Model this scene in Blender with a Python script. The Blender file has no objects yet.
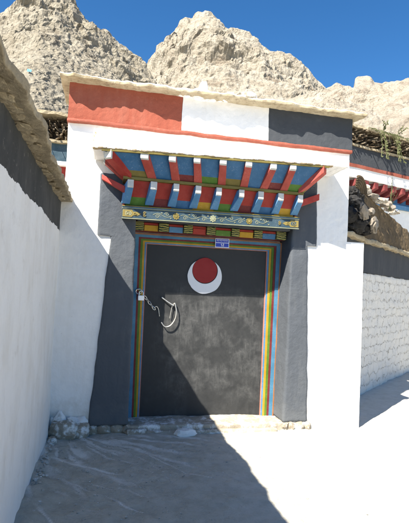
import bpy, bmesh, math, random
from mathutils import Vector, Matrix, noise
random.seed(7)
C = bpy.context.scene.collection
R = math.radians
scene = bpy.context.scene

# ------------------------------------------------------------------ helpers
def tag(o, label=None, cat=None, group=None, kind=None):
    if label: o['label'] = label
    if cat: o['category'] = cat
    if group: o['group'] = group
    if kind: o['kind'] = kind
    return o

def empty(name, loc, label, cat, group=None):
    o = bpy.data.objects.new(name, None); C.objects.link(o)
    o.location = loc; o.empty_display_size = .1
    return tag(o, label, cat, group)

class MB:
    def __init__(s): s.v = []; s.f = []; s.m = []
    def add(s, v, f, mi=0):
        n = len(s.v); s.v += [tuple(p) for p in v]
        s.f += [tuple(i + n for i in q) for q in f]; s.m += [mi] * len(f)
    def box(s, a, b, mi=0, rot=None, ctr=None, rnd=0):
        v = [(x, y, z) for x in (a[0], b[0]) for y in (a[1], b[1]) for z in (a[2], b[2])]
        f = [(0,1,3,2),(4,6,7,5),(0,4,5,1),(2,3,7,6),(0,2,6,4),(1,5,7,3)]
        if rnd: v = [(p[0]+random.uniform(-rnd,rnd), p[1]+random.uniform(-rnd,rnd), p[2]+random.uniform(-rnd,rnd)) for p in v]
        s.add(v, f, mi)
    def hexa(s, v, mi=0):   # 8 points, bottom loop then top loop
        s.add(v, [(3,2,1,0),(4,5,6,7),(0,1,5,4),(1,2,6,5),(2,3,7,6),(3,0,4,7)], mi)
    def prism(s, pts, d, mi=0):     # planar polygon (3D points) extruded by d
        n = len(pts); a = [Vector(p) for p in pts]; b = [p + Vector(d) for p in a]
        s.add(a + b, [tuple(range(n))[::-1], tuple(range(n, 2*n))] + [(i, (i+1) % n, n+(i+1) % n, n+i) for i in range(n)], mi)
    def tube(s, pts, r, seg=8, mi=0, closed=False):
        pts = [Vector(p) for p in pts]; n = len(pts); rs = r if isinstance(r, (list, tuple)) else [r]*n
        up = None; rings = []
        for i, p in enumerate(pts):
            a = pts[(i-1) % n] if (closed or i) else p; b = pts[(i+1) % n] if (closed or i < n-1) else p
            t = (b - a).normalized()
            if up is None: up = Vector((0,0,1)) if abs(t.z) < .9 else Vector((0,1,0))
            u = (up - t*up.dot(t)).normalized(); w = t.cross(u); up = u
            rings.append([p + (u*math.cos(2*math.pi*k/seg) + w*math.sin(2*math.pi*k/seg))*rs[i] for k in range(seg)])
        v = [q for g in rings for q in g]; f = []
        m = n if closed else n-1
        for i in range(m):
            for k in range(seg):
                f.append((i*seg+k, i*seg+(k+1) % seg, ((i+1) % n)*seg+(k+1) % seg, ((i+1) % n)*seg+k))
        if not closed: f += [tuple(range(seg))[::-1], tuple(range((n-1)*seg, n*seg))]
        s.add(v, f, mi)
    def build(s, name, mats, parent=None, smooth=False, bevel=0):
        me = bpy.data.meshes.new(name); me.from_pydata(s.v, [], s.f)
        bm = bmesh.new(); bm.from_mesh(me)
        bmesh.ops.recalc_face_normals(bm, faces=bm.faces); bm.to_mesh(me); bm.free()
        if not isinstance(mats, (list, tuple)): mats = [mats]
        for m in mats: me.materials.append(m)
        for p, mi in zip(me.polygons, s.m): p.material_index = mi; p.use_smooth = smooth
        if smooth: me.set_sharp_from_angle(angle=R(48))
        o = bpy.data.objects.new(name, me); C.objects.link(o)
        if parent: o.parent = parent
        if bevel:
            b = o.modifiers.new('bevel', 'BEVEL'); b.width = bevel; b.segments = 2; b.limit_method = 'ANGLE'
        return o

def nz(p, f, seed=0): return noise.noise_vector(Vector(p)*f + Vector((seed*7.3, seed*3.1, seed*5.7)))
def n1(p, f, seed=0): return noise.noise(Vector(p)*f + Vector((seed*7.3, seed*3.1, seed*5.7)))
def fb(p, f, seed=0, o=4): return noise.fractal(Vector(p)*f + Vector((seed*7.3, seed*3.1, seed*5.7)), .9, 2.1, o)

def rough_box(mb, a, b, res=.05, amp=.006, freq=3., fine=.002, ffreq=25., r=.0, warp=None, mi=0, extra=((),(),()), seed=0):
    """box with a fine surface grid, rounded edges and position-based uneven plaster"""
    ax = []
    for k in range(3):
        n = max(1, int(round((b[k]-a[k])/res)))
        s = {round(a[k] + (b[k]-a[k])*i/n, 5) for i in range(n+1)} | {round(e, 5) for e in extra[k]}
        if r:
            for e in (r*.35, r*.8): s |= {round(a[k]+e, 5), round(b[k]-e, 5)}
        ax.append(sorted(s))
    idx = {}; V = []; F = []
    def vid(p):
        if p in idx: return idx[p]
        q = Vector(p)
        if r:
            c = Vector([min(max(q[k], a[k]+r), b[k]-r) for k in range(3)]); d = q - c
            if sum(1 for k in range(3) if abs(d[k]) > 1e-6) > 1: q = c + d.normalized()*r
        if warp: q = Vector(warp(q))
        q = q + nz(q, freq, seed)*amp + nz(q, ffreq, seed+1)*fine
        idx[p] = len(V); V.append(q); return idx[p]
    for k in range(3):
        u, w = (k+1) % 3, (k+2) % 3
        for side in (a[k], b[k]):
            for i in range(len(ax[u])-1):
                for j in range(len(ax[w])-1):
                    q = []
                    for (ii, jj) in ((i,j),(i+1,j),(i+1,j+1),(i,j+1)):
                        p = [0,0,0]; p[k] = round(side, 5); p[u] = ax[u][ii]; p[w] = ax[w][jj]
                        q.append(vid(tuple(p)))
                    F.append(tuple(q))
    mb.add(V, F, mi)

def stone_bm(mb, c, s, seed=0, sub=2, amp=.28, rot=0, freq=1.6, mi=0):
    bm = bmesh.new(); bmesh.ops.create_icosphere(bm, subdivisions=sub, radius=1)
    V = []
    for v in bm.verts:
        p = v.co.copy()
        m = max(abs(p.x), abs(p.y), abs(p.z)); p = p.lerp(p/m*.85, .45)
        p += nz(v.co, freq, seed)*amp + nz(v.co, freq*3, seed+2)*amp*.3
        p = Vector((p.x*s[0], p.y*s[1], p.z*s[2])); p.rotate(Matrix.Rotation(rot, 3, 'Z'))
        V.append(p + Vector(c))
    mb.add(V, [[v.index for v in f.verts] for f in bm.faces], mi); bm.free()

# ------------------------------------------------------------------ materials
class NT:
    def __init__(s, name):
        s.m = bpy.data.materials.new(name); s.m.use_nodes = True; s.t = s.m.node_tree; s.n = s.t.nodes
        s.b = s.n['Principled BSDF']; s.b.inputs['Roughness'].default_value = .9
        s.b.inputs['Specular IOR Level'].default_value = .25
        tc = s.n.new('ShaderNodeTexCoord'); s.co = tc.outputs['Object']
    def lk(s, a, b): s.t.links.new(a, b)
    def noise(s, scale, detail=6, rough=.6, dist=0, co=None, st=None):
        n = s.n.new('ShaderNodeTexNoise'); n.inputs['Scale'].default_value = scale; n.inputs['Detail'].default_value = detail
        n.inputs['Roughness'].default_value = rough; n.inputs['Distortion'].default_value = dist
        co = co or s.co
        if st:
            mp = s.n.new('ShaderNodeMapping'); mp.inputs['Scale'].default_value = st[:3]
            if len(st) > 3: mp.inputs['Rotation'].default_value = (0, 0, st[3]) if len(st) == 4 else st[3:]
            s.lk(co, mp.inputs['Vector']); co = mp.outputs['Vector']
        s.lk(co, n.inputs['Vector']); return n.outputs['Fac']
    def voro(s, scale, feat='F1', co=None):
        n = s.n.new('ShaderNodeTexVoronoi'); n.feature = feat; n.inputs['Scale'].default_value = scale
        s.lk(co or s.co, n.inputs['Vector']); return n.outputs['Distance']
    def ramp(s, fac, stops, interp='LINEAR'):
        n = s.n.new('ShaderNodeValToRGB'); n.color_ramp.interpolation = interp
        e = n.color_ramp.elements
        while len(e) < len(stops): e.new(.5)
        for i, (p, c) in enumerate(stops):
            e[i].position = p; e[i].color = (c, c, c, 1) if isinstance(c, (int, float)) else (*c, 1)
        s.lk(fac, n.inputs['Fac']); return n.outputs['Color']
    def mix(s, fac, a, b, mode='MIX'):
        n = s.n.new('ShaderNodeMix'); n.data_type = 'RGBA'; n.blend_type = mode
        for v, i in ((fac, 0), (a, 6), (b, 7)):
            if isinstance(v, (int, float)): n.inputs[i].default_value = v if i == 0 else (v, v, v, 1)
            elif isinstance(v, tuple): n.inputs[i].default_value = (*v, 1)
            else: s.lk(v, n.inputs[i])
        return n.outputs[2]
    def math(s, op, a, b=0.):
        n = s.n.new('ShaderNodeMath'); n.operation = op; n.use_clamp = False
        for v, i in ((a, 0), (b, 1)):
            if isinstance(v, (int, float)): n.inputs[i].default_value = v
            else: s.lk(v, n.inputs[i])
        return n.outputs[0]
    def sep(s):
        n = s.n.new('ShaderNodeSeparateXYZ'); s.lk(s.co, n.inputs[0]); return n.outputs
    def color(s, c):
        if isinstance(c, tuple): s.b.inputs['Base Color'].default_value = (*c, 1)
        else: s.lk(c, s.b.inputs['Base Color'])
    def bump(s, h, strength=.5, dist=.01):
        n = s.n.new('ShaderNodeBump'); n.inputs['Strength'].default_value = strength; n.inputs['Distance'].default_value = dist
        s.lk(h, n.inputs['Height'])
        if getattr(s, 'bn', None): s.lk(s.bn.outputs[0], n.inputs['Normal'])
        s.bn = n; s.lk(n.outputs[0], s.b.inputs['Normal'])
    def rough(s, r):
        if isinstance(r, (int, float)): s.b.inputs['Roughness'].default_value = r
        else: s.lk(r, s.b.inputs['Roughness'])

def plaster(name, col, stain, amt=.5, bump=.5, scale=1., drips=True):
    t = NT(name)
    a = t.noise(1.3*scale, 8, .65); b = t.noise(9*scale, 6, .6); c = t.noise(70*scale, 4, .6)
    d = t.noise(5*scale, 5, .6, st=(3, 3, .35)) if drips else t.noise(4*scale, 5)
    m = t.math('MULTIPLY', t.ramp(a, [(.42, 0), (.68, 1)]), t.ramp(d, [(.4, 0), (.7, 1)]))
    m = t.math('MULTIPLY', t.math('ADD', m, t.math('MULTIPLY', t.ramp(b, [(.6, 0), (.75, 1)]), .35)), amt)
    col1 = t.mix(t.ramp(b, [(.3, 0), (.7, 1)]), tuple(x*.93 for x in col), col)
    z = t.sep()[2]
    foot = t.ramp(t.math('ADD', t.math('MULTIPLY', z, 1.6), t.math('MULTIPLY', t.math('SUBTRACT', b, .5), 1.1)), [(0., 1), (.42, 0)])
    m = t.math('MAXIMUM', m, t.math('MULTIPLY', foot, .55))
    col1 = t.mix(m, col1, stain)
    pit = t.math('MULTIPLY', t.ramp(t.noise(48*scale, 4, .7), [(.66, 0), (.72, 1)]), t.ramp(t.noise(4*scale, 5, .6), [(.45, 0), (.6, 1)]))
    t.color(t.mix(t.math('MULTIPLY', pit, .5), col1, tuple(x*.5 for x in stain)))
    t.bump(b, bump*.8, .02); t.bump(c, bump*.5, .004); t.bump(d, bump*.3, .01)
    return t.m

def paint(name, col, wear=(.25,.2,.15), amt=.45, rough=.6, scale=1., var=.25):
    t = NT(name)
    a = t.noise(6*scale, 6, .65); b = t.noise(35*scale, 5, .65); c = t.noise(14*scale, 5, .6, st=(1, 1, 5))
    base = t.mix(t.ramp(a, [(.3, 0), (.7, 1)]), tuple(x*(1-var) for x in col), tuple(min(1, x*(1+var*.6)) for x in col))
    m = t.math('MULTIPLY', t.ramp(t.noise(60*scale, 7, .8), [(.56, 0), (.66, 1)]), t.ramp(a, [(.44, 0), (.60, 1)]))
    e = t.noise(90*scale, 5, .75, st=(1, .25, 1))
    dust = t.math('ADD', t.math('MULTIPLY', t.ramp(a, [(.35, 0), (.75, 1)]), .22), t.math('MULTIPLY', t.ramp(e, [(.5, 0), (.8, 1)]), .35))
    base = t.mix(t.math('MULTIPLY', dust, min(1, amt*.9)), base, (.20, .18, .15))
    t.color(t.mix(t.math('MULTIPLY', m, min(1, amt*1.35)), base, wear)); t.rough(rough)
    t.bump(c, .35, .004); t.bump(b, .25, .002)
    return t.m

M = {}
M['white'] = plaster('whitewash', (.81, .795, .765), (.55, .49, .40), .3, .6)
M['black_plaster'] = plaster('black_painted_plaster', (.076, .085, .098), (.12, .127, .132), .6, .8)
M['red_plaster'] = plaster('red_ochre_plaster', (.27, .072, .044), (.36, .18, .13), .4, .8)
M['grey_black'] = plaster('dark_parapet_plaster', (.047, .052, .059), (.085, .088, .092), .5, .7)
M['red_trim'] = paint('red_ochre_trim', (.28, .072, .044), (.36, .26, .2), .5, .8)
M['mud'] = None

def mud():
    t = NT('mud_and_slate'); a = t.noise(3, 8, .7); b = t.noise(30, 6, .7); v = t.voro(22)
    c = t.ramp(a, [(.3, (.26, .215, .14)), (.55, (.40, .335, .225)), (.75, (.52, .45, .32))])
    c = t.mix(t.math('MULTIPLY', t.ramp(b, [(.45, 0), (.7, 1)]), .45), c, (.12, .09, .055))
    t.color(c); t.bump(a, .8, .03); t.bump(b, .9, .012); t.bump(v, .4, .01); return t.m
M['mud'] = mud()

def left_wall_mat():
    t = NT('left_wall_paint'); x, y, z = t.sep()[:3]
    a = t.noise(1.2, 8, .6); b = t.noise(8, 7, .65); c = t.noise(60, 4, .6); d = t.noise(3, 8, .68, st=(1.4, 1.4, .7))
    edge = t.math('ADD', z, t.math('MULTIPLY', t.math('SUBTRACT', t.noise(5, 5, .65), .5), .10))
    m = t.ramp(edge, [(0, 0), (1, 0)])  # replaced below
    mk = t.math('GREATER_THAN', edge, 2.035)
    w = t.mix(t.math('MULTIPLY', t.ramp(d, [(.45, 0), (.75, 1)]), .5), (.76, .75, .725), (.56, .52, .45))
    w = t.mix(t.math('MULTIPLY', t.ramp(b, [(.58, 0), (.72, 1)]), .35), w, (.5, .46, .4))
    k = t.mix(t.ramp(d, [(.4, 0), (.75, 1)]), (.042, .044, .043), (.085, .084, .080))
    k = t.mix(t.math('MULTIPLY', t.ramp(t.noise(26, 4, .7), [(.62, 0), (.7, 1)]), .4), k, (.3, .28, .24))
    t.color(t.mix(mk, w, k)); t.bump(b, .5, .02); t.bump(c, .3, .004); t.bump(t.noise(2.2, 3), .4, .06)
    return t.m
M['left_wall'] = left_wall_mat()

def yard_wall_mat():
    t = NT('whitewashed_brick'); 
    mp = t.n.new('ShaderNodeMapping'); mp.inputs['Rotation'].default_value = (R(90), 0, 0)
    b = t.noise(7, 6, .65); n = t.noise(2, 6)
    br = t.n.new('ShaderNodeTexBrick'); br.inputs['Scale'].default_value = 1; br.inputs['Brick Width'].default_value = .34
    br.inputs['Row Height'].default_value = .155; br.inputs['Mortar Size'].default_value = .012; br.inputs['Mortar Smooth'].default_value = .7
    cx = t.n.new('ShaderNodeCombineXYZ'); x, y, z = t.sep()[:3]
    wob = t.math('MULTIPLY', t.math('SUBTRACT', t.noise(4, 6, .7), .5), .32)
    t.lk(t.math('ADD', x, wob), cx.inputs[0]); t.lk(t.math('ADD', z, wob), cx.inputs[1]); t.lk(cx.outputs[0], br.inputs['Vector'])
    mort = t.math('MULTIPLY', br.outputs['Fac'], t.ramp(t.noise(9, 6, .75), [(.47, 0), (.56, 1)]))
    w = t.mix(t.math('MULTIPLY', t.ramp(b, [(.5, 0), (.7, 1)]), .3), (.66, .635, .585), (.50, .45, .37))
    w = t.mix(t.math('MULTIPLY', mort, .85), w, (.22, .19, .15))
    t.color(w)
    t.bump(t.math('SUBTRACT', 1, br.outputs['Fac']), .55, .015); t.bump(b, .7, .03); t.bump(t.noise(30, 5), .5, .008)
    return t.m
M['yard'] = yard_wall_mat()

def door_mat():
    t = NT('black_door_paint'); x, y, z = t.sep()[:3]
    a = t.noise(2.2, 7, .6); b = t.noise(9, 9, .72, .25); v = t.noise(9, 8, .7, .2, st=(3.2, 3.2, .5)); f = t.noise(55, 5, .75); b2 = t.noise(20, 7, .75)
    zz = t.math('ADD', t.math('MULTIPLY', z, .5), t.math('MULTIPLY', t.math('SUBTRACT', a, .5), .25))
    zone = t.ramp(zz, [(.0, .25), (.15, .8), (.66, 1), (.80, .04)])
    xz = t.ramp(t.math('ADD', t.math('MULTIPLY', x, .5), t.math('MULTIPLY', t.math('SUBTRACT', a, .5), .2)), [(.26, .1), (.40, 1)])
    sc = t.math('MULTIPLY', t.ramp(b, [(.36, 0), (.72, 1)]), t.ramp(b2, [(.3, .35), (.65, 1)]))
    s2 = t.math('MULTIPLY', t.ramp(v, [(.42, 0), (.72, 1)]), .8)
    m = t.math('MULTIPLY', t.math('MULTIPLY', t.math('MAXIMUM', sc, s2), zone), xz)
    c = t.mix(t.ramp(b, [(.3, 0), (.7, 1)]), (.020, .021, .0215), (.034, .035, .0355))
    m = t.math('MULTIPLY', m, t.ramp(t.noise(3.6, 6, .65), [(.43, .10), (.58, 1)]))
    c = t.mix(m, c, (.118, .118, .114))
    hl = t.math('MULTIPLY', t.ramp(f, [(.64, 0), (.72, 1)]), m)
    t.color(t.mix(t.math('MULTIPLY', hl, .7), c, (.32, .31, .29)))
    t.rough(t.ramp(b, [(.3, .5), (.7, .75)])); t.bump(v, .3, .004); t.bump(b, .35, .004); t.bump(f, .3, .0015)
    t.b.inputs['Specular IOR Level'].default_value = .35
    return t.m
M['door'] = door_mat()

P = paint
M['p_blue'] = P('blue_paint', (0.032, 0.125, 0.26), (.35, .4, .42), .5)
M['p_blue_pale'] = P('pale_blue_paint', (0.075, 0.21, 0.38), (.5, .55, .55), .5)
M['p_red'] = P('red_paint', (0.33, 0.028, 0.018), (.15, .08, .06), .5)
M['p_rafter'] = P('rafter_red_paint', (0.38, 0.062, 0.045), (.5, .35, .3), .45)
M['p_dkred'] = P('dark_red_paint', (0.15, 0.02, 0.02), (.3, .15, .1), .45)
M['p_frame_blue'] = P('frame_blue_paint', (.06, .19, .31), (.35, .4, .4), .5)
M['p_green'] = P('green_paint', (0.075, 0.17, 0.02), (.3, .3, .2), .4)
M['p_yellow'] = P('yellow_paint', (0.44, 0.25, 0.015), (.4, .35, .25), .4)
M['p_olive'] = P('olive_gold_paint', (0.17, 0.135, 0.03), (.12, .09, .04), .6)
M['p_orange'] = P('orange_brown_paint', (0.32, 0.13, 0.05), (.25, .18, .1), .5)
M['p_navy'] = P('navy_paint', (0.028, 0.062, 0.088), (.2, .24, .25), .55)
M['p_gold'] = P('gold_paint', (0.22, 0.17, 0.045), (.2, .15, .05), .5)
M['p_cream'] = P('cream_paint', (0.26, 0.27, 0.17), (.2, .2, .15), .5)
M['p_white'] = P('white_tip_paint', (0.58, 0.57, 0.53), (.35, .3, .22), .55)
M['p_pink'] = P('salmon_paint', (.50, .20, .15), (.4, .3, .25), .5)
M['e_red'] = P('emblem_red', (.26, .012, .012), (.2, .05, .05), .2, .5, var=.1)
M['e_white'] = P('emblem_white', (.74, .74, .74), (.5, .5, .5), .3, .5, var=.06)
M['plate'] = P('plate_blue', (.03, .06, .42), (.2, .2, .5), .1, .35, var=.05)
M['plate_w'] = P('plate_white', (.75, .77, .82), (.5, .5, .6), .1, .4, var=.03)

def metal(name, col, rough=.35, rust=.4):
    t = NT(name); n = t.noise(40, 5, .7)
    t.color(t.mix(t.math('MULTIPLY', t.ramp(n, [(.5, 0), (.65, 1)]), rust), col, (.2, .12, .07))); t.rough(rough)
    t.b.inputs['Metallic'].default_value = .8; t.bump(n, .3, .001); return t.m
M['steel'] = metal('worn_steel', (.7, .68, .62))
M['lock'] = metal('padlock_steel', (.85, .85, .84), .4, .1)
M['lock'].node_tree.nodes['Principled BSDF'].inputs['Metallic'].default_value = .35

def stone_mat(name, c1, c2, white=0.):
    t = NT(name); a = t.noise(6, 7, .7); b = t.noise(45, 5, .7)
    c = t.mix(t.ramp(a, [(.3, 0), (.7, 1)]), c1, c2)
    c = t.mix(t.math('MULTIPLY', t.ramp(b, [(.55, 0), (.7, 1)]), .4), c, tuple(x*.45 for x in c1))
    if white:
        c = t.mix(t.math('MULTIPLY', t.ramp(t.noise(10, 6, .7), [(.62-white*.4, 0), (.75-white*.4, 1)]), .95), c, (.76, .76, .74))
    t.color(c); t.bump(a, .6, .03); t.bump(b, .7, .006); return t.m
M['stone_tan'] = stone_mat('tan_stone', (.22, .19, .145), (.38, .335, .265), .35)
M['grit'] = stone_mat('plaster_grit', (.30, .28, .235), (.60, .58, .54), .2)
M['stone_white'] = stone_mat('whitewashed_stone', (.4, .37, .32), (.55, .52, .47), .75)
M['stone_pale'] = stone_mat('pale_stone', (.15, .13, .105), (.29, .255, .21), .0)
M['sill'] = stone_mat('worn_sill', (.27, .235, .18), (.42, .375, .30), .3)
M['foundation'] = stone_mat('foundation_rubble', (.20, .17, .125), (.36, .31, .235), .3)
M['cane'] = stone_mat('dark_cane', (.06, .042, .024), (.17, .125, .075))
M['cloth'] = stone_mat('dark_felt', (.012, .012, .012), (.036, .034, .032))
M['wood_old'] = stone_mat('weathered_wood', (.075, .055, .035), (.17, .13, .085))
M['earth'] = stone_mat('brown_earth_block', (.075, .052, .028), (.14, .10, .055))

def ground_mat():
    t = NT('dusty_ground_with_spilled_whitewash'); x, y, z = t.sep()[:3]
    a = t.noise(.9, 8, .65); b = t.noise(7, 9, .72); c = t.noise(60, 5, .7); e = t.noise(22, 7, .7)
    base = t.ramp(b, [(.25, (.29, .27, .215)), (.5, (.40, .375, .31)), (.75, (.49, .465, .40))])
    at = t.n.new('ShaderNodeAttribute'); at.attribute_name = 'wash'; wa = at.outputs['Fac']
    br = t.ramp(e, [(.30, 0), (.62, 1)]); f2 = t.noise(110, 5, .75)
    m = t.ramp(t.math('ADD', wa, t.math('MULTIPLY', t.math('SUBTRACT', t.math('MULTIPLY', t.math('ADD', e, f2), .5), .5), 1.9)), [(.18, 0), (.85, 1)])
    m = t.math('MAXIMUM', m, t.math('MULTIPLY', t.math('MULTIPLY', t.ramp(a, [(.38, 0), (.6, 1)]), br), .30))
    right = t.ramp(t.math('ADD', t.math('MULTIPLY', x, .3), t.math('MULTIPLY', a, .3)), [(.3, 0), (.9, .6)])
    m = t.math('MINIMUM', t.math('MAXIMUM', m, t.math('MULTIPLY', right, t.ramp(b, [(.2, .6), (.6, 1)]))), 1.)
    far = t.math('MULTIPLY', t.ramp(t.math('MULTIPLY', y, .1), [(.5, 1), (.9, 0)]), t.math('MULTIPLY', t.ramp(t.math('MULTIPLY', x, .1), [(.5, 1), (.75, .35)]), t.ramp(t.math('ADD', t.math('MULTIPLY', y, .1), 1), [(.35, .25), (.62, 1)])))
    m = t.math('MULTIPLY', m, far)
    col = t.mix(m, base, (.66, .64, .59))
    speck = t.math('MULTIPLY', t.ramp(c, [(.60, 0), (.7, 1)]), .5)
    t.color(t.mix(speck, col, (.15, .13, .10)))
    t.bump(a, .4, .05); t.bump(b, .7, .025); t.bump(e, .7, .012); t.bump(c, .6, .004); t.bump(m, .5, .012); return t.m
M['ground'] = ground_mat()

def rock_mat(name, pale, mid, dark, scale, strata=.5):
    t = NT(name)
    a = t.noise(.035*scale, 9, .62); b = t.noise(.22*scale, 9, .68, .6); c = t.noise(1.4*scale, 7, .7); g = t.noise(6*scale, 4, .7)
    w = t.noise(.12*scale, 8, .7, 1.5, st=(.5, .5, 3.2))
    v = t.voro(.5*scale); v2 = t.voro(1.7*scale)
    col = t.ramp(b, [(.28, dark), (.46, mid), (.62, pale)])
    col = t.mix(t.math('MULTIPLY', t.ramp(w, [(.48, 0), (.62, 1)]), strata), col, pale)
    col = t.mix(t.math('MULTIPLY', t.ramp(a, [(.45, 0), (.6, 1)]), .45), col, mid)
    col = t.mix(t.math('MULTIPLY', t.ramp(c, [(.56, 0), (.68, 1)]), .55), col, dark)
    col = t.mix(t.math('MULTIPLY', t.ramp(g, [(.6, 0), (.72, 1)]), .4), col, tuple(x*.5 for x in dark))
    t.color(col)
    t.bump(b, 1., 1.1/scale); t.bump(c, 1., .8/scale); t.bump(v, .8, .4/scale); t.bump(g, 1., .2/scale); t.bump(v2, .8, .3/scale)
    return t.m
M['rock_near'] = rock_mat('near_hill_scree', (.43, .39, .31), (.35, .31, .235), (.14, .11, .077), 1.3, .35)
M['rock_mid'] = rock_mat('peak_rock', (.47, .43, .355), (.38, .335, .26), (.165, .12, .08), .34, .6)
M['rock_right'] = rock_mat('right_ridge_rock', (.46, .415, .34), (.36, .315, .25), (.18, .135, .095), .6, .5)

# ------------------------------------------------------------------ camera, light, sky
H = 1.5; D = 5.137
yaw, pitch, roll = R(12.0), R(3.1), R(2.6)
f = Vector((math.sin(yaw)*math.cos(pitch), math.cos(yaw)*math.cos(pitch), math.sin(pitch)))
r = Vector((math.cos(yaw), -math.sin(yaw), 0)); u = r.cross(f)
r2 = r*math.cos(roll) + u*math.sin(roll); u2 = u*math.cos(roll) - r*math.sin(roll)
cam = bpy.data.cameras.new('camera'); co = bpy.data.objects.new('camera', cam); C.objects.link(co)
co.matrix_world = Matrix(((r2.x, u2.x, -f.x, 0), (r2.y, u2.y, -f.y, -D), (r2.z, u2.z, -f.z, H), (0, 0, 0, 1)))
cam.sensor_fit = 'VERTICAL'; cam.sensor_height = 24; cam.lens = 24*457/523.
cam.clip_start = .05; cam.clip_end = 6000
scene.camera = co

SD = Vector((-.704, -.588, 1.0)).normalized()      # towards the sun
sl = bpy.data.lights.new('sun', 'SUN'); sl.energy = 5.0; sl.angle = R(.5); sl.color = (1, .935, .83)
so = bpy.data.objects.new('sun', sl); C.objects.link(so); so.location = (-4, -6, 9)
so.rotation_euler = SD.to_track_quat('Z', 'Y').to_euler()
w = bpy.data.worlds.new('World'); scene.world = w; w.use_nodes = True
bg = w.node_tree.nodes['Background']; sky = w.node_tree.nodes.new('ShaderNodeTexSky')
sky.sky_type = 'NISHITA'; sky.sun_disc = False
sky.sun_elevation = math.asin(SD.z); sky.sun_rotation = math.atan2(SD.x, SD.y)
sky.altitude = 1500; sky.air_density = 1.0; sky.dust_density = .4; sky.ozone_density = 3.0
hs = w.node_tree.nodes.new('ShaderNodeHueSaturation'); hs.inputs['Saturation'].default_value = 1.27; hs.inputs['Value'].default_value = 1.0
w.node_tree.links.new(sky.outputs[0], hs.inputs['Color']); w.node_tree.links.new(hs.outputs[0], bg.inputs[0]); bg.inputs[1].default_value = .066
vs = scene.view_settings; vs.view_transform = 'Standard'; vs.look = 'None'; vs.gamma = 1; vs.exposure = 1.62
try: vs.use_curve_mapping = False
except Exception: pass
scene.render.engine = 'CYCLES'; scene.cycles.max_bounces = 8; scene.cycles.diffuse_bounces = 5

# ------------------------------------------------------------------ ground
def axis(lim):
    v = set()
    x = -4.0
    while x <= 6: v.add(round(x, 3)); x += .045 if (x > lim[1] or x < lim[0]) else .0125
    for s in (4.3, 4.8, 5.6, 7, 9, 12, 17, 25, 40, 70, 120, 250, 500, 1000, 2600): v.add(-s); v.add(s+2)
    return sorted(v)
def gz(x, y):
    z = -.13
    if abs(x) < 8 and abs(y) < 8:
        z += n1((x, y, 0), .9)*.018 + n1((x, y, 0), 5)*.010 + n1((x, y, 0), 16)*.006
        z += .05*math.exp(-max(0, x+.5)/.14)*(x > -.6)*(.6+.8*n1((x, y, 1), 6))          # silt along the foot of the wall
    return z
gx = axis((-.6, 1.35)); gy = [round(y-3, 3) for y in axis((.9, 3.0))]
# where whitewash ran out of the corner and dried (a real stain on the ground, stored per vertex)
TRAILS = [([(.12, -.14), (.40, -.48), (.57, -.80), (.77, -1.12), (.99, -1.30)], .020), ([(-.32, -1.11), (-.07, -1.40), (.15, -1.58), (.31, -1.77)], .026),
          ([(-.11, -.40), (.09, -.68), (.32, -.89), (.48, -1.16)], .024), ([(-.04, -.09), (.29, -.30), (.51, -.57)], .020), ([(-.34, -.65), (-.09, -.88), (.21, -1.13), (.35, -1.20)], .026),
          ([(-.31, -1.43), (-.10, -1.64), (.11, -1.79)], .022), ([(.16, -1.38), (.37, -1.55), (.60, -1.67)], .012), ([(-.38, -.85), (-.15, -1.15), (.12, -1.42)], .02),
          ([(.0, -.30), (.22, -.52), (.46, -.86), (.60, -1.15)], .012), ([(-.2, -.22), (.05, -.52), (.25, -.72)], .022), ([(-.42, -1.6), (-.22, -1.85), (-.05, -2.1)], .03), ([(-.2, -.75), (.05, -1.0), (.3, -1.38)], .012)]
TS = [((p, q), w_, i/(len(tr)-1), 1/(len(tr)-1)) for tr, w_ in TRAILS for i, (p, q) in enumerate(zip(tr, tr[1:]))]
def wash(x, y):
    if not (-.62 < x < 1.5 and -2.5 < y < .2): return 0.
    x2 = x + n1((x, y, 0), 2.3, 11)*.09 + n1((x, y, 0), 9, 12)*.02; y2 = y + n1((x, y, 5), 2.3, 13)*.09 + n1((x, y, 5), 9, 14)*.02
    m = 0.
    for ((ax, ay), (bx, by)), w_, t0, dt in TS:
        ux, uy = bx-ax, by-ay; L = ux*ux+uy*uy; t = max(0, min(1, ((x2-ax)*ux+(y2-ay)*uy)/L))
        d = math.hypot(x2-ax-ux*t, y2-ay-uy*t); ww = w_*.52*(1.3 - .8*(t0+dt*t))*(1 + 1.3*n1((x, y, 3), 5, 4))
        fa = max(.0, min(1, .80 + 1.1*n1((x, y, 8), 3.2, 5)))
        if d < abs(ww)*4: m = max(m, fa*math.exp(-(d/max(ww, .002))**2), .45*fa*math.exp(-(d/max(ww*2.6, .002))**2))
    r_ = math.hypot(x+.45, (y+.35)*.6)
    # fine feathery runs between the main ones
    an = math.atan2(-(y2-.35), x2+.75); rr = math.hypot(x2+.75, y2-.35)
    fine = max(0, noise.noise(Vector((an*17, rr*1.6, 3.3))) - .02)*2.6*max(0, min(1, 1.8 - rr*.6))*max(0, .65 + 1.3*n1((x, y, 2), 1.6, 15))
    m = max(m, min(.8, fine))
    return min(1, m + .55*math.exp(-(r_/.42)**2)*max(0, .6+1.2*n1((x*1.4 - y, x + y*.4, 0), 6, 9)))
V = []; F = []
for y in gy:
    for x in gx:
        z = gz(x, y)
        V.append((x, y, z))
nxx = len(gx)
for j in range(len(gy)-1):
    for i in range(nxx-1):
        k = j*nxx+i; F.append((k, k+1, k+nxx+1, k+nxx))
g = MB(); g.add(V, F); go = g.build('ground', M['ground'], smooth=True); tag(go, kind='structure')
at_ = go.data.attributes.new('wash', 'FLOAT', 'POINT'); at_.data.foreach_set('value', [wash(p[0], p[1]) for p in V])

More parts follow.
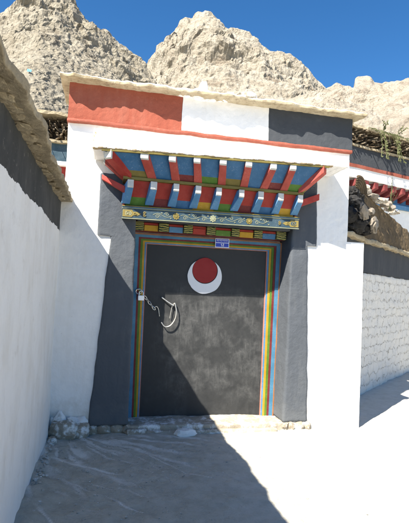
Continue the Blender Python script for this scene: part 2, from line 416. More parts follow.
# ------------------------------------------------------------------ hills
def hill(name, prof, df, dr, mat, nu, nv, amp, fr, crag=1., seed=0, bend=1., dvar=.12, top=1.35, rockstart=.0, strata=0., eg=.22, lift=0.):
    prof = sorted(prof)
    a0, a1 = prof[0][0], prof[-1][0]
    def elev(a):
        for (p, q), (p2, q2) in zip(prof, prof[1:]):
            if a <= p2: return q + (q2-q)*(a-p)/(p2-p)
        return prof[-1][1]
    V = []; F = []
    for i in range(nu+1):
        az = a0 + (a1-a0)*i/nu
        e = elev(az) + lift; a = R(az)
        rd = dr*(1 + dvar*n1((az*.09, 0, 0), 1., seed))
        fd = df*(1 + .25*n1((az*.12, 3, 0), 1., seed))
        es = sum(elev(az + q*.8) for q in range(-5, 6))/11
        for j in range(nv+1):
            t = (j/nv)*top
            kk = min(1, t)**14; zr = math.tan(R(e*kk + es*(1-kk)))*rd
            if t <= 1:
                d = fd + (rd-fd)*t; z = -2 + (zr + H + 2)*(t**bend)
            else:
                d = rd + (rd-fd)*(t-1)*.8; z = zr + H - (t-1)*(zr)*1.3
            p = Vector((math.sin(a)*d, -D + math.cos(a)*d, z))
            fall = min(1, t*2.2)
            k = amp*fall
            edge = eg if t > .93 and t < 1.08 else 1.
            rm = noise.ridged_multi_fractal(p*fr + Vector((seed*9, 0, 0)), 1., 2.1, 6, 1., 2.)*.5 - .55
            fbm = fb(p, fr*2.3, seed, 5)
            n = Vector((-math.sin(a)*.75, -math.cos(a)*.75, .6))
            stv = noise.noise(Vector((p.x*fr*.35, p.y*fr*.35, p.z*fr*2.6 + p.x*fr*.5)) + Vector((seed*3, 0, 0))) if strata else 0
            stv = (abs(stv*2.2)**.6)*(1 if stv > 0 else -1)
            rockiness = .13 + .87*min(1, max(0, (t - rockstart)/.3 + n1(p, fr*.8, seed+5)*1.2))
            p += n*(k*edge*rockiness*(crag*rm + .45*fbm + strata*stv))
            p += nz(p, fr*7, seed)*amp*.14*edge*fall*rockiness + nz(p, fr*19, seed)*amp*.07*min(1, edge*2)*fall
            V.append(p)
    for i in range(nu):
        for j in range(nv):
            k = i*(nv+1)+j; F.append((k, k+nv+1, k+nv+2, k+1))
    mb = MB(); mb.add(V, F); o = mb.build(name, mat, smooth=False); return tag(o, kind='structure')

hill('hill', [(-75, 12), (-45, 17), (-30, 20.5), (-19.65, 24.09), (-15.89, 26.49), (-13.37, 27.86), (-12.39, 29.12), (-10.29, 30.52), (-8.64, 31.24), (-7.23, 31.05), (-5.66, 30.5), (-4.73, 29.31), (-3.47, 28.53), (-1.86, 28.27), (-0.32, 27.26), (1.63, 26.15), (3.28, 25.8), (4.91, 24.12), (6.73, 21.16), (9.39, 19.04), (14, 15), (22, 8)],
     34, 105, M['rock_near'], 680, 280, 4.8, .075, 1.1, 1, 1., .08, rockstart=.55, strata=.28, eg=.4, lift=.35)
hill('mountain', [(-20, 15), (-8, 19), (-0.94, 21.0), (1.46, 22.8), (3.25, 24.6), (4.09, 25.9), (5.06, 27.2), (6.27, 28.86), (7.24, 29.74), (7.83, 30.57), (8.97, 30.84), (9.68, 31.85), (10.58, 31.99), (11.78, 31.46), (13.8, 30.04), (15.76, 29.57), (17.21, 28.86), (18.38, 28.25), (20.96, 27.17), (23.12, 26.06), (24.4, 24.74), (26.03, 23.39), (28.01, 21.34), (31.58, 17.83), (40, 12)],
     150, 420, M['rock_mid'], 600, 260, 17, .018, 1.1, 2, 1., .06, rockstart=.45, strata=.4, eg=.42, lift=.55)
hill('ridge', [(-10, 10), (5, 16), (12, 20.5), (16.87, 22.0), (21.89, 22.6), (24.34, 23.2), (26.02, 23.6), (27.21, 24.1), (28.04, 24.0), (28.53, 23.45), (29.57, 23.7), (29.68, 24.75), (30.0, 24.95), (31.5, 24.85), (31.85, 24.2), (33.55, 23.75), (35.74, 23.41), (38.98, 23.39), (42.93, 21.81), (60, 18), (85, 10)],
     60, 260, M['rock_right'], 560, 220, 9, .02, 1., 3, 1., .05, rockstart=.3, strata=.4, eg=.25)

# ------------------------------------------------------------------ gatehouse
gate = empty('gatehouse', (1.2, .1, -.13), 'white Tibetan style gatehouse with red, white and black parapet and painted canopy over its door', 'gatehouse')
gate.matrix_world = Matrix.Translation((0, 0, 0)); gate.location = (0, 0, 0)

mb = MB(); A = dict(res=.05, amp=.010, freq=2.2, fine=.0025, ffreq=22)
rough_box(mb, (-.62, 0, -.05), (.27, .45, 2.26), **A)
rough_box(mb, (-.62, 0, 2.26), (-.50, .45, 2.37), **A)
rough_box(mb, (-.50, 0, 2.26), (2.88, .55, 3.24), **A)
rough_box(mb, (2.18, 0, 2.13), (2.88, .55, 2.26), **A)
rough_box(mb, (2.18, 0, -.2), (3.11, .55, 2.13), **A)
rough_box(mb, (.27, .42, 2.08), (2.18, .55, 2.2), **A)
mb.build('wall', M['white'], gate, smooth=False)

# black painted plaster surround, flared at the foot, wide at the head
def warpL(q):
    x, y, z = q
    t = (x + .10)/.40
    lo = -.128 + (2.65 - z)*.012 if z > 2.005 else .022 - (2.0 - z)*.064
    hi = .293 + (2.0-z)*.012
    wob = n1((0, 0, z), 7, 3)*.008
    return (lo + wob + (hi-lo)*t, y, z)
mb = MB(); rough_box(mb, (-.10, -.022, -.05), (.30, .30, 2.70), res=.035, amp=.006, freq=4, fine=.003, ffreq=30, r=.02, warp=warpL, extra=((), (), (2.0, 2.01)), seed=4)
mb.build('plaster_surround', M['black_plaster'], gate, smooth=True)
def warpR(q):
    x, y, z = q
    t = (x - 2.13)/.30
    hi = 2.462 + (2.62 - z)*.03 if z > 2.045 else 2.355 + (2.04 - z)*.034
    lo = 2.098 + .014*z
    wob = n1((0, 3, z), 7, 3)*.008
    # the reveal leans outward a little to the front
    lo2 = lo + (.3 - y)*.05
    return (lo2 + (hi + wob - lo2)*t, y, z)
mb = MB(); rough_box(mb, (2.13, -.022, -.05), (2.43, .34, 2.95), res=.035, amp=.008, freq=4, fine=.003, ffreq=30, r=.03, warp=warpR, extra=((), (), (2.045, 2.055)), seed=5)
mb.build('plaster_surround', M['black_plaster'], gate, smooth=True)
mb = MB(); rough_box(mb, (.31, -.018, 2.21), (2.12, .40, 2.9), res=.06, amp=.004, freq=4, seed=6)
mb.build('plaster_lintel', M['black_plaster'], gate, smooth=True)

# rubble foundation under the plaster
def foundation(x0, x1):
    mb = MB(); x = x0
    while x < x1:
        w_ = random.uniform(.08, .2)
        stone_bm(mb, (x+w_/2, .03, -.10), (w_*.62, .085, .065), seed=x*10, rot=random.uniform(-.1, .1)); x += w_*.9
    mb.build('foundation', M['foundation'], gate, smooth=True)
foundation(-.12, .33); foundation(2.10, 2.45)

# parapet
A = dict(res=.045, amp=.008, freq=3, fine=.003, ffreq=24)
for (x0, x1, m, l) in ((-.51, .742, 'red_plaster', 'red ochre parapet panel'), (.745, 1.787, 'white', 'white parapet panel'), (1.79, 2.885, 'grey_black', 'black parapet panel')):
    mb = MB(); rough_box(mb, (x0, -.045, 3.242), (x1, .52, 3.662), seed=2, **A)
    o = mb.build('parapet_panel', M[m], gate, smooth=False); o['label'] = l
mb = MB(); rough_box(mb, (-.515, -.058, 3.225), (2.892, .51, 3.262), res=.04, amp=.009, freq=4, fine=.004, r=.01, seed=2)
mb.build('trim', M['red_trim'], gate, smooth=True)
# cap: thin ragged mud and slate slab, pale underside
mb = MB()
def warpC(q):
    x, y, z = q
    e = 0
    if y < .0: e = (n1((x, 0, 0), 3.2, 8)*.035 + n1((x, 0, 0), 12, 8)*.03)*min(1, -y/.1)
    xx = x
    if x > 2.88: xx = x - max(0, y+.12)*.25
    return (xx, y + e, z + n1((x, 0, 0), 5, 9)*.003)
rough_box(mb, (-.60, -.195, 3.658), (3.00, .64, 3.694), res=.025, amp=.004, freq=4, fine=.007, ffreq=17, r=.003, warp=warpC, seed=3)
cap = mb.build('parapet_cap', None, gate, smooth=True)
def cap_mat():
    t = NT('cap_mud_with_whitewash'); x, y, z = t.sep()[:3]
    a = t.noise(5, 6, .7); b = t.noise(40, 5, .7)
    m = t.math('GREATER_THAN', t.math('ADD', z, t.math('MULTIPLY', t.math('SUBTRACT', a, .5), .05)), 3.684)
    c = t.mix(t.math('MULTIPLY', t.ramp(t.noise(14, 6, .75), [(.5, 0), (.62, 1)]), .6), t.ramp(a, [(.3, (.32, .26, .16)), (.7, (.48, .42, .30))]), (.15, .115, .07)); 
    t.color(t.mix(m, c, t.mix(t.ramp(b, [(.45, 0), (.7, .6)]), (.72, .70, .65), (.45, .38, .28)))); t.bump(a, .6, .02); t.bump(b, .6, .006); return t.m
cap.data.materials[0] = cap_mat()
# lumpy whitewashed mud mound on the cap
mb = MB(); 
for i in range(34):
    x = .42 + i*.038 + random.uniform(-.02, .02); hgt = .022 + .055*math.exp(-((x-.95)/.28)**2)
    stone_bm(mb, (x, random.uniform(-.06, .02), 3.70), (.085, .08, hgt), seed=i, rot=random.uniform(0, 3))
mb.build('whitewashed_mound', M['stone_white'], gate, smooth=True)
for (x, y, s, l, m) in ((.985, .0, (.055, .05, .10), 'white pointed stone standing on the parapet cap above the white panel', 'stone_white'),
                     (1.50, -.02, (.13, .09, .06), 'tan lump of stone on the parapet cap above the black panel, left end', 'stone_tan'),
                     (1.30, -.03, (.06, .05, .045), 'small tan pebble on the parapet cap just right of the white pointed stone', 'stone_tan')):
    mb = MB(); stone_bm(mb, (0, 0, 0), s, seed=x*7, sub=3); o = mb.build('stone', M[m], smooth=True)
    o.location = (x, y, 3.715 + s[2]*.75); tag(o, l, 'stone', 'stones on the parapet cap')

# ---------------- canopy
can = bpy.data.objects.new('canopy', None); C.objects.link(can); can.parent = gate
def tl(x): return .028*(x - 0.0)     # the canopy rises slightly to the right
mb = MB()
rough_box(mb, (-.21, -.475, 2.845), (2.62, -.01, 3.06), res=.035, amp=.007, freq=4, fine=.004, ffreq=26, r=.02,
          warp=lambda q: (q.x, q.y, q.z + tl(q.x)*max(0, (3.06-q.z)/.215) - .02*(q.z-2.845)/.215 - (.018*abs(n1((q.x, 0, 0), 9, 2)) if q.z < 2.87 else 0)), seed=7)
sm = NT('canopy_slab_plaster'); x_, y_, z_ = sm.sep()[:3]
a_ = sm.noise(4, 7, .7); b_ = sm.noise(30, 5, .7)
low = sm.math('SUBTRACT', z_, sm.math('MULTIPLY', x_, .028))
m_ = sm.math('LESS_THAN', sm.math('ADD', low, sm.math('MULTIPLY', sm.math('SUBTRACT', sm.noise(12, 6, .7), .5), .09)), 2.852)
chip = sm.math('MULTIPLY', sm.ramp(sm.noise(9, 6, .75, 1), [(.66, 0), (.69, 1)]), sm.ramp(low, [(0, 1), (1, 1)]))
lft = sm.math('LESS_THAN', sm.math('ADD', x_, sm.math('MULTIPLY', a_, .1)), -.13)
m_ = sm.math('MAXIMUM', m_, chip); m_ = sm.math('MAXIMUM', m_, sm.math('MULTIPLY', lft, sm.ramp(b_, [(.45, 0), (.6, 1)])))
m_ = sm.math('MULTIPLY', m_, sm.math('MULTIPLY', sm.math('LESS_THAN', x_, 2.42), sm.math('LESS_THAN', y_, -.425)))
sm.color(sm.mix(sm.math('MINIMUM', m_, 1.), (.8, .8, .785), (.34, .26, .16))); sm.bump(a_, .6, .02); sm.bump(b_, .5, .006)
mb.build('slab', sm.m, can)

# upper tier: outer line (y=-.455, z=2.845) to inner line (y=-.25, z=2.63)
ZO, ZI = 2.845, 2.625
def UO(x): return Vector((x, -.452, ZO + tl(x)))
def UI(x): return Vector((x, -.25, ZI))
tips = [-.045, .315, .609, .875, 1.158, 1.444, 1.719, 1.946, 2.305]
bots = [.187, .426, .682, .926, 1.193, 1.448, 1.679, 1.92, 2.128]
# panels
cols = ['p_olive', 'p_blue', 'p_dkred', 'p_green', 'p_olive', 'p_blue', 'p_dkred', 'p_green']
UPX = [-.10] + tips[1:-1] + [2.37]; LPX = [.12] + bots[1:-1] + [2.17]
back = Vector((0, .03, .035))
for i in range(8):
    a, b, c, d = UO(UPX[i]), UO(UPX[i+1]), UI(LPX[i+1]), UI(LPX[i])
    k = .72
    e, g_ = a.lerp(d, k), b.lerp(c, k)
    mb = MB()
    mb.hexa([a, b, g_, e] + [p + back for p in (a, b, g_, e)], 0)
    mb.hexa([e, g_, c, d] + [p + back for p in (e, g_, c, d)], 1)
    mb.build('soffit_panel', [M['p_blue'], M[cols[i]]], can)
# returns of the soffit at both ends
for s, (xo, xi) in (('l', (-.10, .12)), ('r', (2.37, 2.17))):
    a, b = UO(xo), Vector((xo, -.02, ZO + tl(xo))); d, c = UI(xi), Vector((xi, -.02, ZI))
    k = .72; e, g_ = a.lerp(d, k), b.lerp(c, k); bk = Vector((-.03 if s == 'l' else .03, 0, .03))
    mb = MB(); mb.hexa([a, b, g_, e] + [p + bk for p in (a, b, g_, e)], 0); mb.hexa([e, g_, c, d] + [p + bk for p in (e, g_, c, d)], 1)
    mb.build('soffit_panel', [M['p_blue'], M['p_dkred']], can)

def bracket(tip, bot, wt, wb, drop, out, mats, tipn=.012, name='rafter', side=None):
    """wedge shaped bracket: white painted nose at the tip, painted underside sloping in and down"""
    tip, bot = Vector(tip), Vector(bot)
    ax = (bot - tip); hx = Vector((ax.x, ax.y, 0)); 
    sd = side or Vector((1, 0, 0))
    ny = Vector((0, 0, 1))
    mb = MB()
    o = -hx.normalized()*out
    T0 = tip + o; T1 = T0 - ny*drop; B1 = bot - ny*drop*.35; B0 = bot + ny*.04
    def loop(c, w_): return (c - sd*w_/2, c + sd*w_/2)
    s = .16
    Mx = T1.lerp(B1, s*.5); M0 = T0.lerp(B0, s*.5)
    wm = wt + (wb-wt)*s*.5
    mb.hexa([*loop(T1, wt), *loop(T0, wt)[::-1], *loop(Mx, wm), *loop(M0, wm)[::-1]], 0)
    mb.hexa([*loop(Mx, wm), *loop(M0, wm)[::-1], *loop(B1, wb), *loop(B0, wb)[::-1]], 1)
    return mb.build(name, mats, can, bevel=.004)
j = lambda s: random.uniform(-s, s)
for i in range(1, 8):
    bracket(UO(tips[i]+j(.006)) + Vector((0, .01, .004)), UI(bots[i]) + Vector((0, 0, .012)), .078+j(.006), .092, .072+j(.006), .018, [M['p_white'], M['p_rafter']])
# corner rafters
bracket(Vector((-.06, -.44, 2.85)), Vector((.16, -.24, 2.64)), .09, .11, .09, .0, [M['p_white'], M['p_red']], side=Vector((.75, -.66, 0)))
bracket(Vector((2.34, -.44, 2.915)), Vector((2.13, -.24, 2.64)), .09, .10, .085, .0, [M['p_rafter'], M['p_rafter']], side=Vector((.7, .7, 0)))
# rafters on the end returns
for yy in (-.13,):
    bracket(Vector((2.355, yy, 2.91)), Vector((2.17, yy, 2.63)), .08, .08, .07, .015, [M['p_white'], M['p_rafter']], side=Vector((0, 1, 0)))
    bracket(Vector((-.085, yy, 2.85)), Vector((.12, yy, 2.63)), .08, .08, .07, .015, [M['p_white'], M['p_rafter']], side=Vector((0, 1, 0)))
# edge lath under the slab
mb = MB()
for i in range(24):
    x0 = -.12 + i*2.50/24; x1 = x0 + 2.50/24 + .001
    mb.hexa([(x0, -.466, 2.826+tl(x0)), (x1, -.466, 2.826+tl(x1)), (x1, -.44, 2.826+tl(x1)), (x0, -.44, 2.826+tl(x0)),
             (x0, -.466, 2.846+tl(x0)), (x1, -.466, 2.846+tl(x1)), (x1, -.44, 2.846+tl(x1)), (x0, -.44, 2.846+tl(x0))])
mb.build('edge_lath', M['p_olive'], can)
# gold strip between the tiers
mb = MB(); mb.box((.115, -.275, 2.598), (2.165, -.02, 2.628)); mb.build('strip', M['p_olive'], can, bevel=.004)
# lower tier
bt = [.196, .438, .685, .93, 1.164, 1.42, 1.652, 1.883, 2.125]
bb = [.157, .411, .659, .9, 1.141, 1.374, 1.624, 1.867, 2.102]
cl = ['p_green', 'p_dkred', 'p_blue', 'p_yellow', 'p_green', 'p_dkred', 'p_blue', 'p_yellow']
def LO(x): return Vector((x, -.235, 2.596))
def LI(x): return Vector((x, -.125, 2.345 + .01*x))
for i in range(8):
    a, b, c, d = LO(bt[i]), LO(bt[i+1]), LI(bb[i+1]), LI(bb[i]); k = .66; e, g_ = a.lerp(d, k), b.lerp(c, k); bk = Vector((0, .04, .0))
    mb = MB(); mb.hexa([a, b, g_, e] + [p + bk for p in (a, b, g_, e)], 0); mb.hexa([e, g_, c, d] + [p + bk for p in (e, g_, c, d)], 1)
    mb.build('soffit_panel', [M['p_red'], M[cl[i]]], can)
for i in range(9):
    tp = Vector((bt[i]+j(.005), -.285, 2.594)); bo = Vector((bb[i], -.150, 2.35+.012*bb[i]))
    wt, wb = .066+j(.004), .092; sd = Vector((1, 0, 0))
    mb = MB(); dz = .078+j(.004)
    def L(c, w_): return (c - sd*w_/2, c + sd*w_/2)
    Tb = tp - Vector((0, 0, dz)); 
    hi = Vector((0, .06, 0))
    mb.hexa([*L(Tb, wt), *L(tp, wt)[::-1], *L(Tb + Vector((0, .012, -.012)), wt), *L(tp + Vector((0, .012, 0)), wt)[::-1]], 0)
    T2 = Tb + Vector((0, .012, -.012)); t2 = tp + Vector((0, .012, 0))
    mb.hexa([*L(T2, wt), *L(t2, wt)[::-1], *L(bo, wb), *L(bo + Vector((0, .05, .2)), wt)[::-1]], 1)
    mb.build('rafter', [M['p_white'], M['p_blue_pale']], can, bevel=.004)
# sides of the lower tier, closing to the wall
for (xa, xb) in ((.15, .13), (2.13, 2.15)):
    mb = MB(); q = .02 if xa > 1 else -.02
    mb.hexa([(xa-q, -.2, 2.595), (xa, -.2, 2.595), (xa, -.02, 2.595), (xa-q, -.02, 2.595), (xb-q, -.11, 2.35), (xb, -.11, 2.35), (xb, -.02, 2.35), (xb-q, -.02, 2.35)])
    mb.build('soffit_panel', M['p_red'], can)
#mb = MB(); mb.hexa([(2.14, -.13, 2.40), (2.20, -.13, 2.40), (2.42, -.13, 2.66), (2.36, -.13, 2.66), (2.14, -.05, 2.40), (2.20, -.05, 2.40), (2.42, -.05, 2.66), (2.36, -.05, 2.66)])
mb = MB(); bx = MB(); bx.hexa([(2.13, -.22, 2.46), (2.13, -.16, 2.46), (2.46, -.01, 2.60), (2.46, -.07, 2.60), (2.13, -.22, 2.54), (2.13, -.16, 2.54), (2.46, -.01, 2.68), (2.46, -.07, 2.68)])
bx.build('corner_brace', M['p_red'], can, bevel=.004)
bx = MB(); bx.hexa([(.14, -.22, 2.46), (.14, -.16, 2.46), (-.11, -.01, 2.62), (-.11, -.07, 2.62), (.14, -.22, 2.53), (.14, -.16, 2.53), (-.11, -.01, 2.67), (-.11, -.07, 2.67)])
bx.build('corner_brace', M['p_red'], can, bevel=.004)

# carved beam
TB = .012
def bz(x, z): return z + TB*x
bm_ = MB(); x0, x1 = .128, 2.168
def bbox(mb, x0, x1, y0, y1, z0, z1, mi=0):
    mb.hexa([(x0, y0, bz(x0, z0)), (x1, y0, bz(x1, z0)), (x1, y1, bz(x1, z0)), (x0, y1, bz(x0, z0)), (x0, y0, bz(x0, z1)), (x1, y0, bz(x1, z1)), (x1, y1, bz(x1, z1)), (x0, y1, bz(x0, z1))], mi)
bbox(bm_, x0, x1, -.150, -.02, 2.200, 2.302)
beam = bm_.build('beam', M['p_navy'], can, bevel=.004)
for (z0, z1, yf, m) in ((2.302, 2.313, -.154, 'p_cream'), (2.313, 2.322, -.158, 'p_blue'), (2.322, 2.334, -.164, 'p_olive'), (2.191, 2.200, -.153, 'p_cream')):
    mb = MB(); bbox(mb, x0-.004, x1+.004, yf, -.1495 if z1 < 2.25 else -.02, z0, z1); mb.build('moulding', M[m], can)
YF = -.1515
def flat_tube(mb, pts, r, mi=0): mb.tube([(x, YF + .0008, bz(x, z)) for x, z in pts], r, 6, mi)
def flower(cx, cz, rad, n, mcen, mpet):
    mb = MB()
    for k in range(n):
        a = 2*math.pi*k/n
        pts = []
        for q in range(10):
            b = 2*math.pi*q/10
            lx, lz = rad*.62 + rad*.40*math.cos(b), rad*.26*math.sin(b)
            pts.append((cx + lx*math.cos(a) - lz*math.sin(a), YF, bz(cx, cz) + lx*math.sin(a) + lz*math.cos(a)))
        mb.prism(pts, (0, -.003, 0), 1)
    pts = [(cx + rad*.42*math.cos(2*math.pi*q/14), YF-.0015, bz(cx, cz) + rad*.42*math.sin(2*math.pi*q/14)) for q in range(14)]
    mb.prism(pts, (0, -.004, 0), 0)
    mb.build('painted_flower', [M[mcen], M[mpet]], can)
flower(.715, 2.250, .038, 9, 'p_olive', 'p_gold'); flower(1.135, 2.250, .040, 8, 'p_cream', 'p_cream'); flower(1.56, 2.250, .038, 9, 'p_gold', 'p_olive')
mb = MB()
def scroll(cx, cz, s, dr, turns=1.35, n=16):
    pts = []
    for q in range(n):
        t = q/(n-1); a = dr*(t*turns*2*math.pi) + (0 if dr > 0 else math.pi); rr = s*(1-.8*t)
        pts.append((cx + rr*math.cos(a), cz + rr*math.sin(a)*.85))
    flat_tube(mb, pts, .0029)
def vine(a, b, ph=0):
    n = max(2, int((b-a)/.085)); 
    pts = [(a + (b-a)*q/40, 2.25 + .018*math.sin(ph + math.pi*n*q/40)) for q in range(41)]
    flat_tube(mb, pts, .0026)
    for q in range(n):
        cx = a + (b-a)*(q+.5)/n; up = math.sin(ph + math.pi*(q+.5)) 
        scroll(cx, 2.25 + (-.014 if up > 0 else .014), .027, 1 if up > 0 else -1)
        lx = cx + .03; mb.prism([(lx, YF, bz(lx, 2.25 + (.02 if up > 0 else -.02))), (lx+.014, YF, bz(lx, 2.25 + (.034 if up > 0 else -.034))), (lx+.026, YF, bz(lx, 2.25 + (.022 if up > 0 else -.022)))], (0, -.003, 0))
vine(.46, .665); vine(.765, 1.085, .5); vine(1.185, 1.51); vine(1.61, 1.80, 1)
mb.build('painted_vine', M['p_cream'], can)
for s, xe in ((1, .131), (-1, 2.165)):
    mb = MB()
    X = lambda t: xe + s*t
    def fr(t): return (X(t), YF, 0)
    pl = [(0, .012), (.10, .012), (.115, .03), (.16, .028), (.20, .05), (.16, .07), (.115, .07), (.10, .09), (0, .09)]
    inner = [(.03, .03), (.085, .03), (.10, .05), (.085, .072), (.03, .072)]
    mb.prism([(X(a), YF, bz(X(a), 2.2+b)) for a, b in pl], (0, -.002, 0), 0)
    mb.prism([(X(a), YF-.002, bz(X(a), 2.2+b)) for a, b in inner], (0, -.0015, 0), 1)
    mb.build('painted_scroll_end', [M['p_gold'], M['p_navy'] if s < 0 else M['p_cream']], can)
    for (cx, cz, sz, d_) in ((.057, 2.25, .026, s), (.135, 2.25, .018, -s), (.235, 2.262, .016, s), (.235, 2.238, .016, -s)):
        pts = []; mb = MB()
        for q in range(16):
            t = q/15; a = d_*t*8.2; rr = sz*(1-.8*t); pts.append((X(cx) + rr*math.cos(a), YF-.004, bz(X(cx), cz) + rr*math.sin(a)))
        mb.tube(pts, .0034, 6); mb.build('painted_scroll', M['p_gold'], can)

# dentil row
dx = [.262, .386, .558, .674, .849, .956, 1.123, 1.232, 1.428, 1.527, 1.709, 1.816, 1.995, 2.120]
dc = ['p_yellow', 'p_blue_pale', 'p_red', 'p_green', 'p_yellow', 'p_blue']
mb = MB(); mb.box((.262, .145, 2.108), (2.12, .42, 2.24)); mb.build('dentil_backing', M['p_dkred'], can)
def patt():
    t = NT('patterned_dentil'); v = t.n.new('ShaderNodeTexVoronoi'); v.inputs['Scale'].default_value = 55; t.lk(t.co, v.inputs['Vector'])
    w_ = t.n.new('ShaderNodeTexWave'); w_.wave_type = 'RINGS'; w_.inputs['Scale'].default_value = 14; w_.inputs['Distortion'].default_value = 6; t.lk(t.co, w_.inputs['Vector'])
    t.color(t.mix(t.ramp(w_.outputs['Fac'], [(.45, 0), (.6, 1)]), (.03, .05, .03), (.36, .31, .10))); t.bump(w_.outputs['Fac'], .4, .003); return t.m
M['patt'] = patt()
for i in range(13):
    a, b = dx[i], dx[i+1]
    mb = MB()
    if i % 2 == 0:
        mb.box((a+.001, .095, 2.108), (b-.001, .15, 2.205)); mb.build('dentil', M['patt'], can, bevel=.005)
    else:
        mb.hexa([(a+.006, .125, 2.108), (b-.006, .125, 2.108), (b-.006, .146, 2.108), (a+.006, .146, 2.108), (a+.006, .11, 2.172), (b-.006, .11, 2.172), (b-.006, .146, 2.172), (a+.006, .146, 2.172)])
        mb.build('dentil', M[dc[i//2]], can, bevel=.004)
        mb = MB(); mb.box((a+.004, .12, 2.174), (b-.004, .146, 2.198)); mb.build('dentil_cap', M['p_red'], can)

# ---------------- door frame of painted bands
frame = bpy.data.objects.new('door_frame', None); C.objects.link(frame); frame.parent = gate
# outer outline at bottom / top, interpolated to the door edge
OL = (.318, .288); OR_ = (2.100, 2.132); IL = (.463, .450); IR = (1.940, 1.950); OT, IT = 2.088, 1.972
bands = [('p_orange', .0, .09, .262), ('p_frame_blue', .09, .36, .268), ('p_dkred', .36, .52, .276), ('p_green', .52, .68, .284), ('p_yellow', .68, .83, .292), ('p_blue_pale', .83, .94, .300), ('p_pink', .94, 1.0, .308)]
def lp(a, b, t): return a + (b-a)*t
for (m, t0, t1, yf) in bands:
    mb = MB(); yb = .36
    zb = -.06
    def pt(t, side, top):
        k = 1 if top else 0
        x = lp(OL[k], IL[k], t) if side == 'L' else lp(OR_[k], IR[k], t)
        return x, (lp(OT, IT, t) if top else zb)
    for sd_ in 'LR':
        a, b, c, d = pt(t0, sd_, 0), pt(t1, sd_, 0), pt(t1, sd_, 1), pt(t0, sd_, 1)
        mb.hexa([(a[0], yf, a[1]), (b[0], yf, b[1]), (c[0], yf, c[1]), (d[0], yf, d[1]), (a[0], yb, a[1]), (b[0], yb, b[1]), (c[0], yb, c[1]), (d[0], yb, d[1])])
    a, b, c, d = pt(t0, 'L', 1), pt(t1, 'L', 1), pt(t1, 'R', 1), pt(t0, 'R', 1)
    mb.hexa([(a[0], yf, a[1]), (b[0], yf, b[1]), (c[0], yf, c[1]), (d[0], yf, d[1]), (a[0], yb, a[1]), (b[0], yb, b[1]), (c[0], yb, c[1]), (d[0], yb, d[1])])
    mb.build('frame_band', M[m], frame)

# ---------------- door
door = MB()
rough_box(door, (.44, .325, -.06), (1.96, .37, 1.985), res=.04, amp=.006, freq=2.5, fine=.0015, ffreq=12)
do = door.build('door', M['door'], gate, smooth=True)
def disc(cx, cz, r_, y0, n=72): return [(cx + (r_ + .0045*n1((math.cos(2*math.pi*k/n), math.sin(2*math.pi*k/n), 0), 2.4, 7))*math.cos(2*math.pi*k/n), y0, cz + (r_ + .0045*n1((math.cos(2*math.pi*k/n), math.sin(2*math.pi*k/n), 0), 2.4, 7))*math.sin(2*math.pi*k/n)) for k in range(n)]
EX, EZ = 1.172, 1.622
mb = MB()
ro, ri, dz = .213, .160, .068
# crescent: outer circle minus the inner circle
d_ = dz; xi = (ro*ro - ri*ri + d_*d_)/(2*d_); yi = math.sqrt(max(0, ro*ro - xi*xi))
ao = math.atan2(xi, yi); 
outer = []; inner = []
a_s = math.atan2(xi, yi)                   # right horn on the outer circle
for k in range(49):
    a = a_s - k/48*(math.pi + 2*a_s); rw = ro + .006*n1((math.cos(a), math.sin(a), 0), 2.2, 3) + .002*n1((math.cos(a), math.sin(a), 0), 9, 3); outer.append((EX + rw*math.cos(a), EZ + rw*math.sin(a)))
b_s = math.atan2(xi - d_, yi)
for k in range(49):
    b = b_s - k/48*(math.pi + 2*b_s); inner.append((EX + ri*math.cos(b), EZ + d_ + ri*math.sin(b)))
for k in range(48):
    o0, o1, i1, i0 = outer[k], outer[k+1], inner[k+1], inner[k]
    mb.hexa([(o0[0], .3225, o0[1]), (o1[0], .3225, o1[1]), (i1[0], .3225, i1[1]), (i0[0], .3225, i0[1]), (o0[0], .316, o0[1]), (o1[0], .316, o1[1]), (i1[0], .316, i1[1]), (i0[0], .316, i0[1])])
e = mb.build('crescent_emblem', M['e_white'], do)
mb = MB(); mb.prism(disc(EX-.003, EZ + .072, .155, .3225), (0, -.009, 0)); mb.build('sun_emblem', M['e_red'], do, bevel=.003)

# ring pull, bar and chain of the hasp
def arc(pts, n=6):   # Catmull-Rom through points
    P_ = [Vector(p) for p in pts]; out = []
    for i in range(len(P_)-1):
        a = P_[max(0, i-1)]; b = P_[i]; c = P_[i+1]; d = P_[min(len(P_)-1, i+2)]
        for q in range(n):
            t = q/n; out.append(.5*((2*b) + (c-a)*t + (2*a-5*b+4*c-d)*t*t + (3*b-a-3*c+d)*t**3))
    return out + [P_[-1]]
mb = MB()
mb.tube(arc([(.815, .295, 1.285), (.835, .285, 1.20), (.825, .28, 1.10), (.775, .28, 1.02), (.71, .285, 1.00), (.665, .29, 1.05)]), .0062, 8)
mb.tube(arc([(.815, .295, 1.285), (.79, .30, 1.255), (.775, .302, 1.18), (.765, .305, 1.10)]), .0045, 6)
mb.build('ring_pull', M['steel'], do, smooth=True)
mb = MB(); mb.tube([(.655, .300, 1.345), (.72, .29, 1.30), (.79, .29, 1.258)], [.008, .008, .010], 8); mb.tube([(.79, .29, 1.258), (.80, .322, 1.25)], .012, 8)
mb.build('bar_handle', M['steel'], do, smooth=True)
mb = MB()
def link(c, dirn, L_, W_, r_, tw):
    d0 = Vector(dirn).normalized(); s0 = Vector((0, 1, 0)).cross(d0).normalized(); s0 = s0*math.cos(tw) + Vector((0, 1, 0))*math.sin(tw)*1
    pts = [Vector(c) + d0*(L_*math.cos(2*math.pi*k/16)) + s0*(W_*math.sin(2*math.pi*k/16)) for k in range(16)]
    mb.tube(pts, r_, 6, closed=True)
for q, tw in zip(range(5), (0, 1.0, .1, 1.1, .2)):
    t = q/4; link((lp(.462, .565, t), .293 + .01*(q % 2), lp(1.335, 1.215, t)), (.103, 0, -.12), .026, .012, .0045, tw)
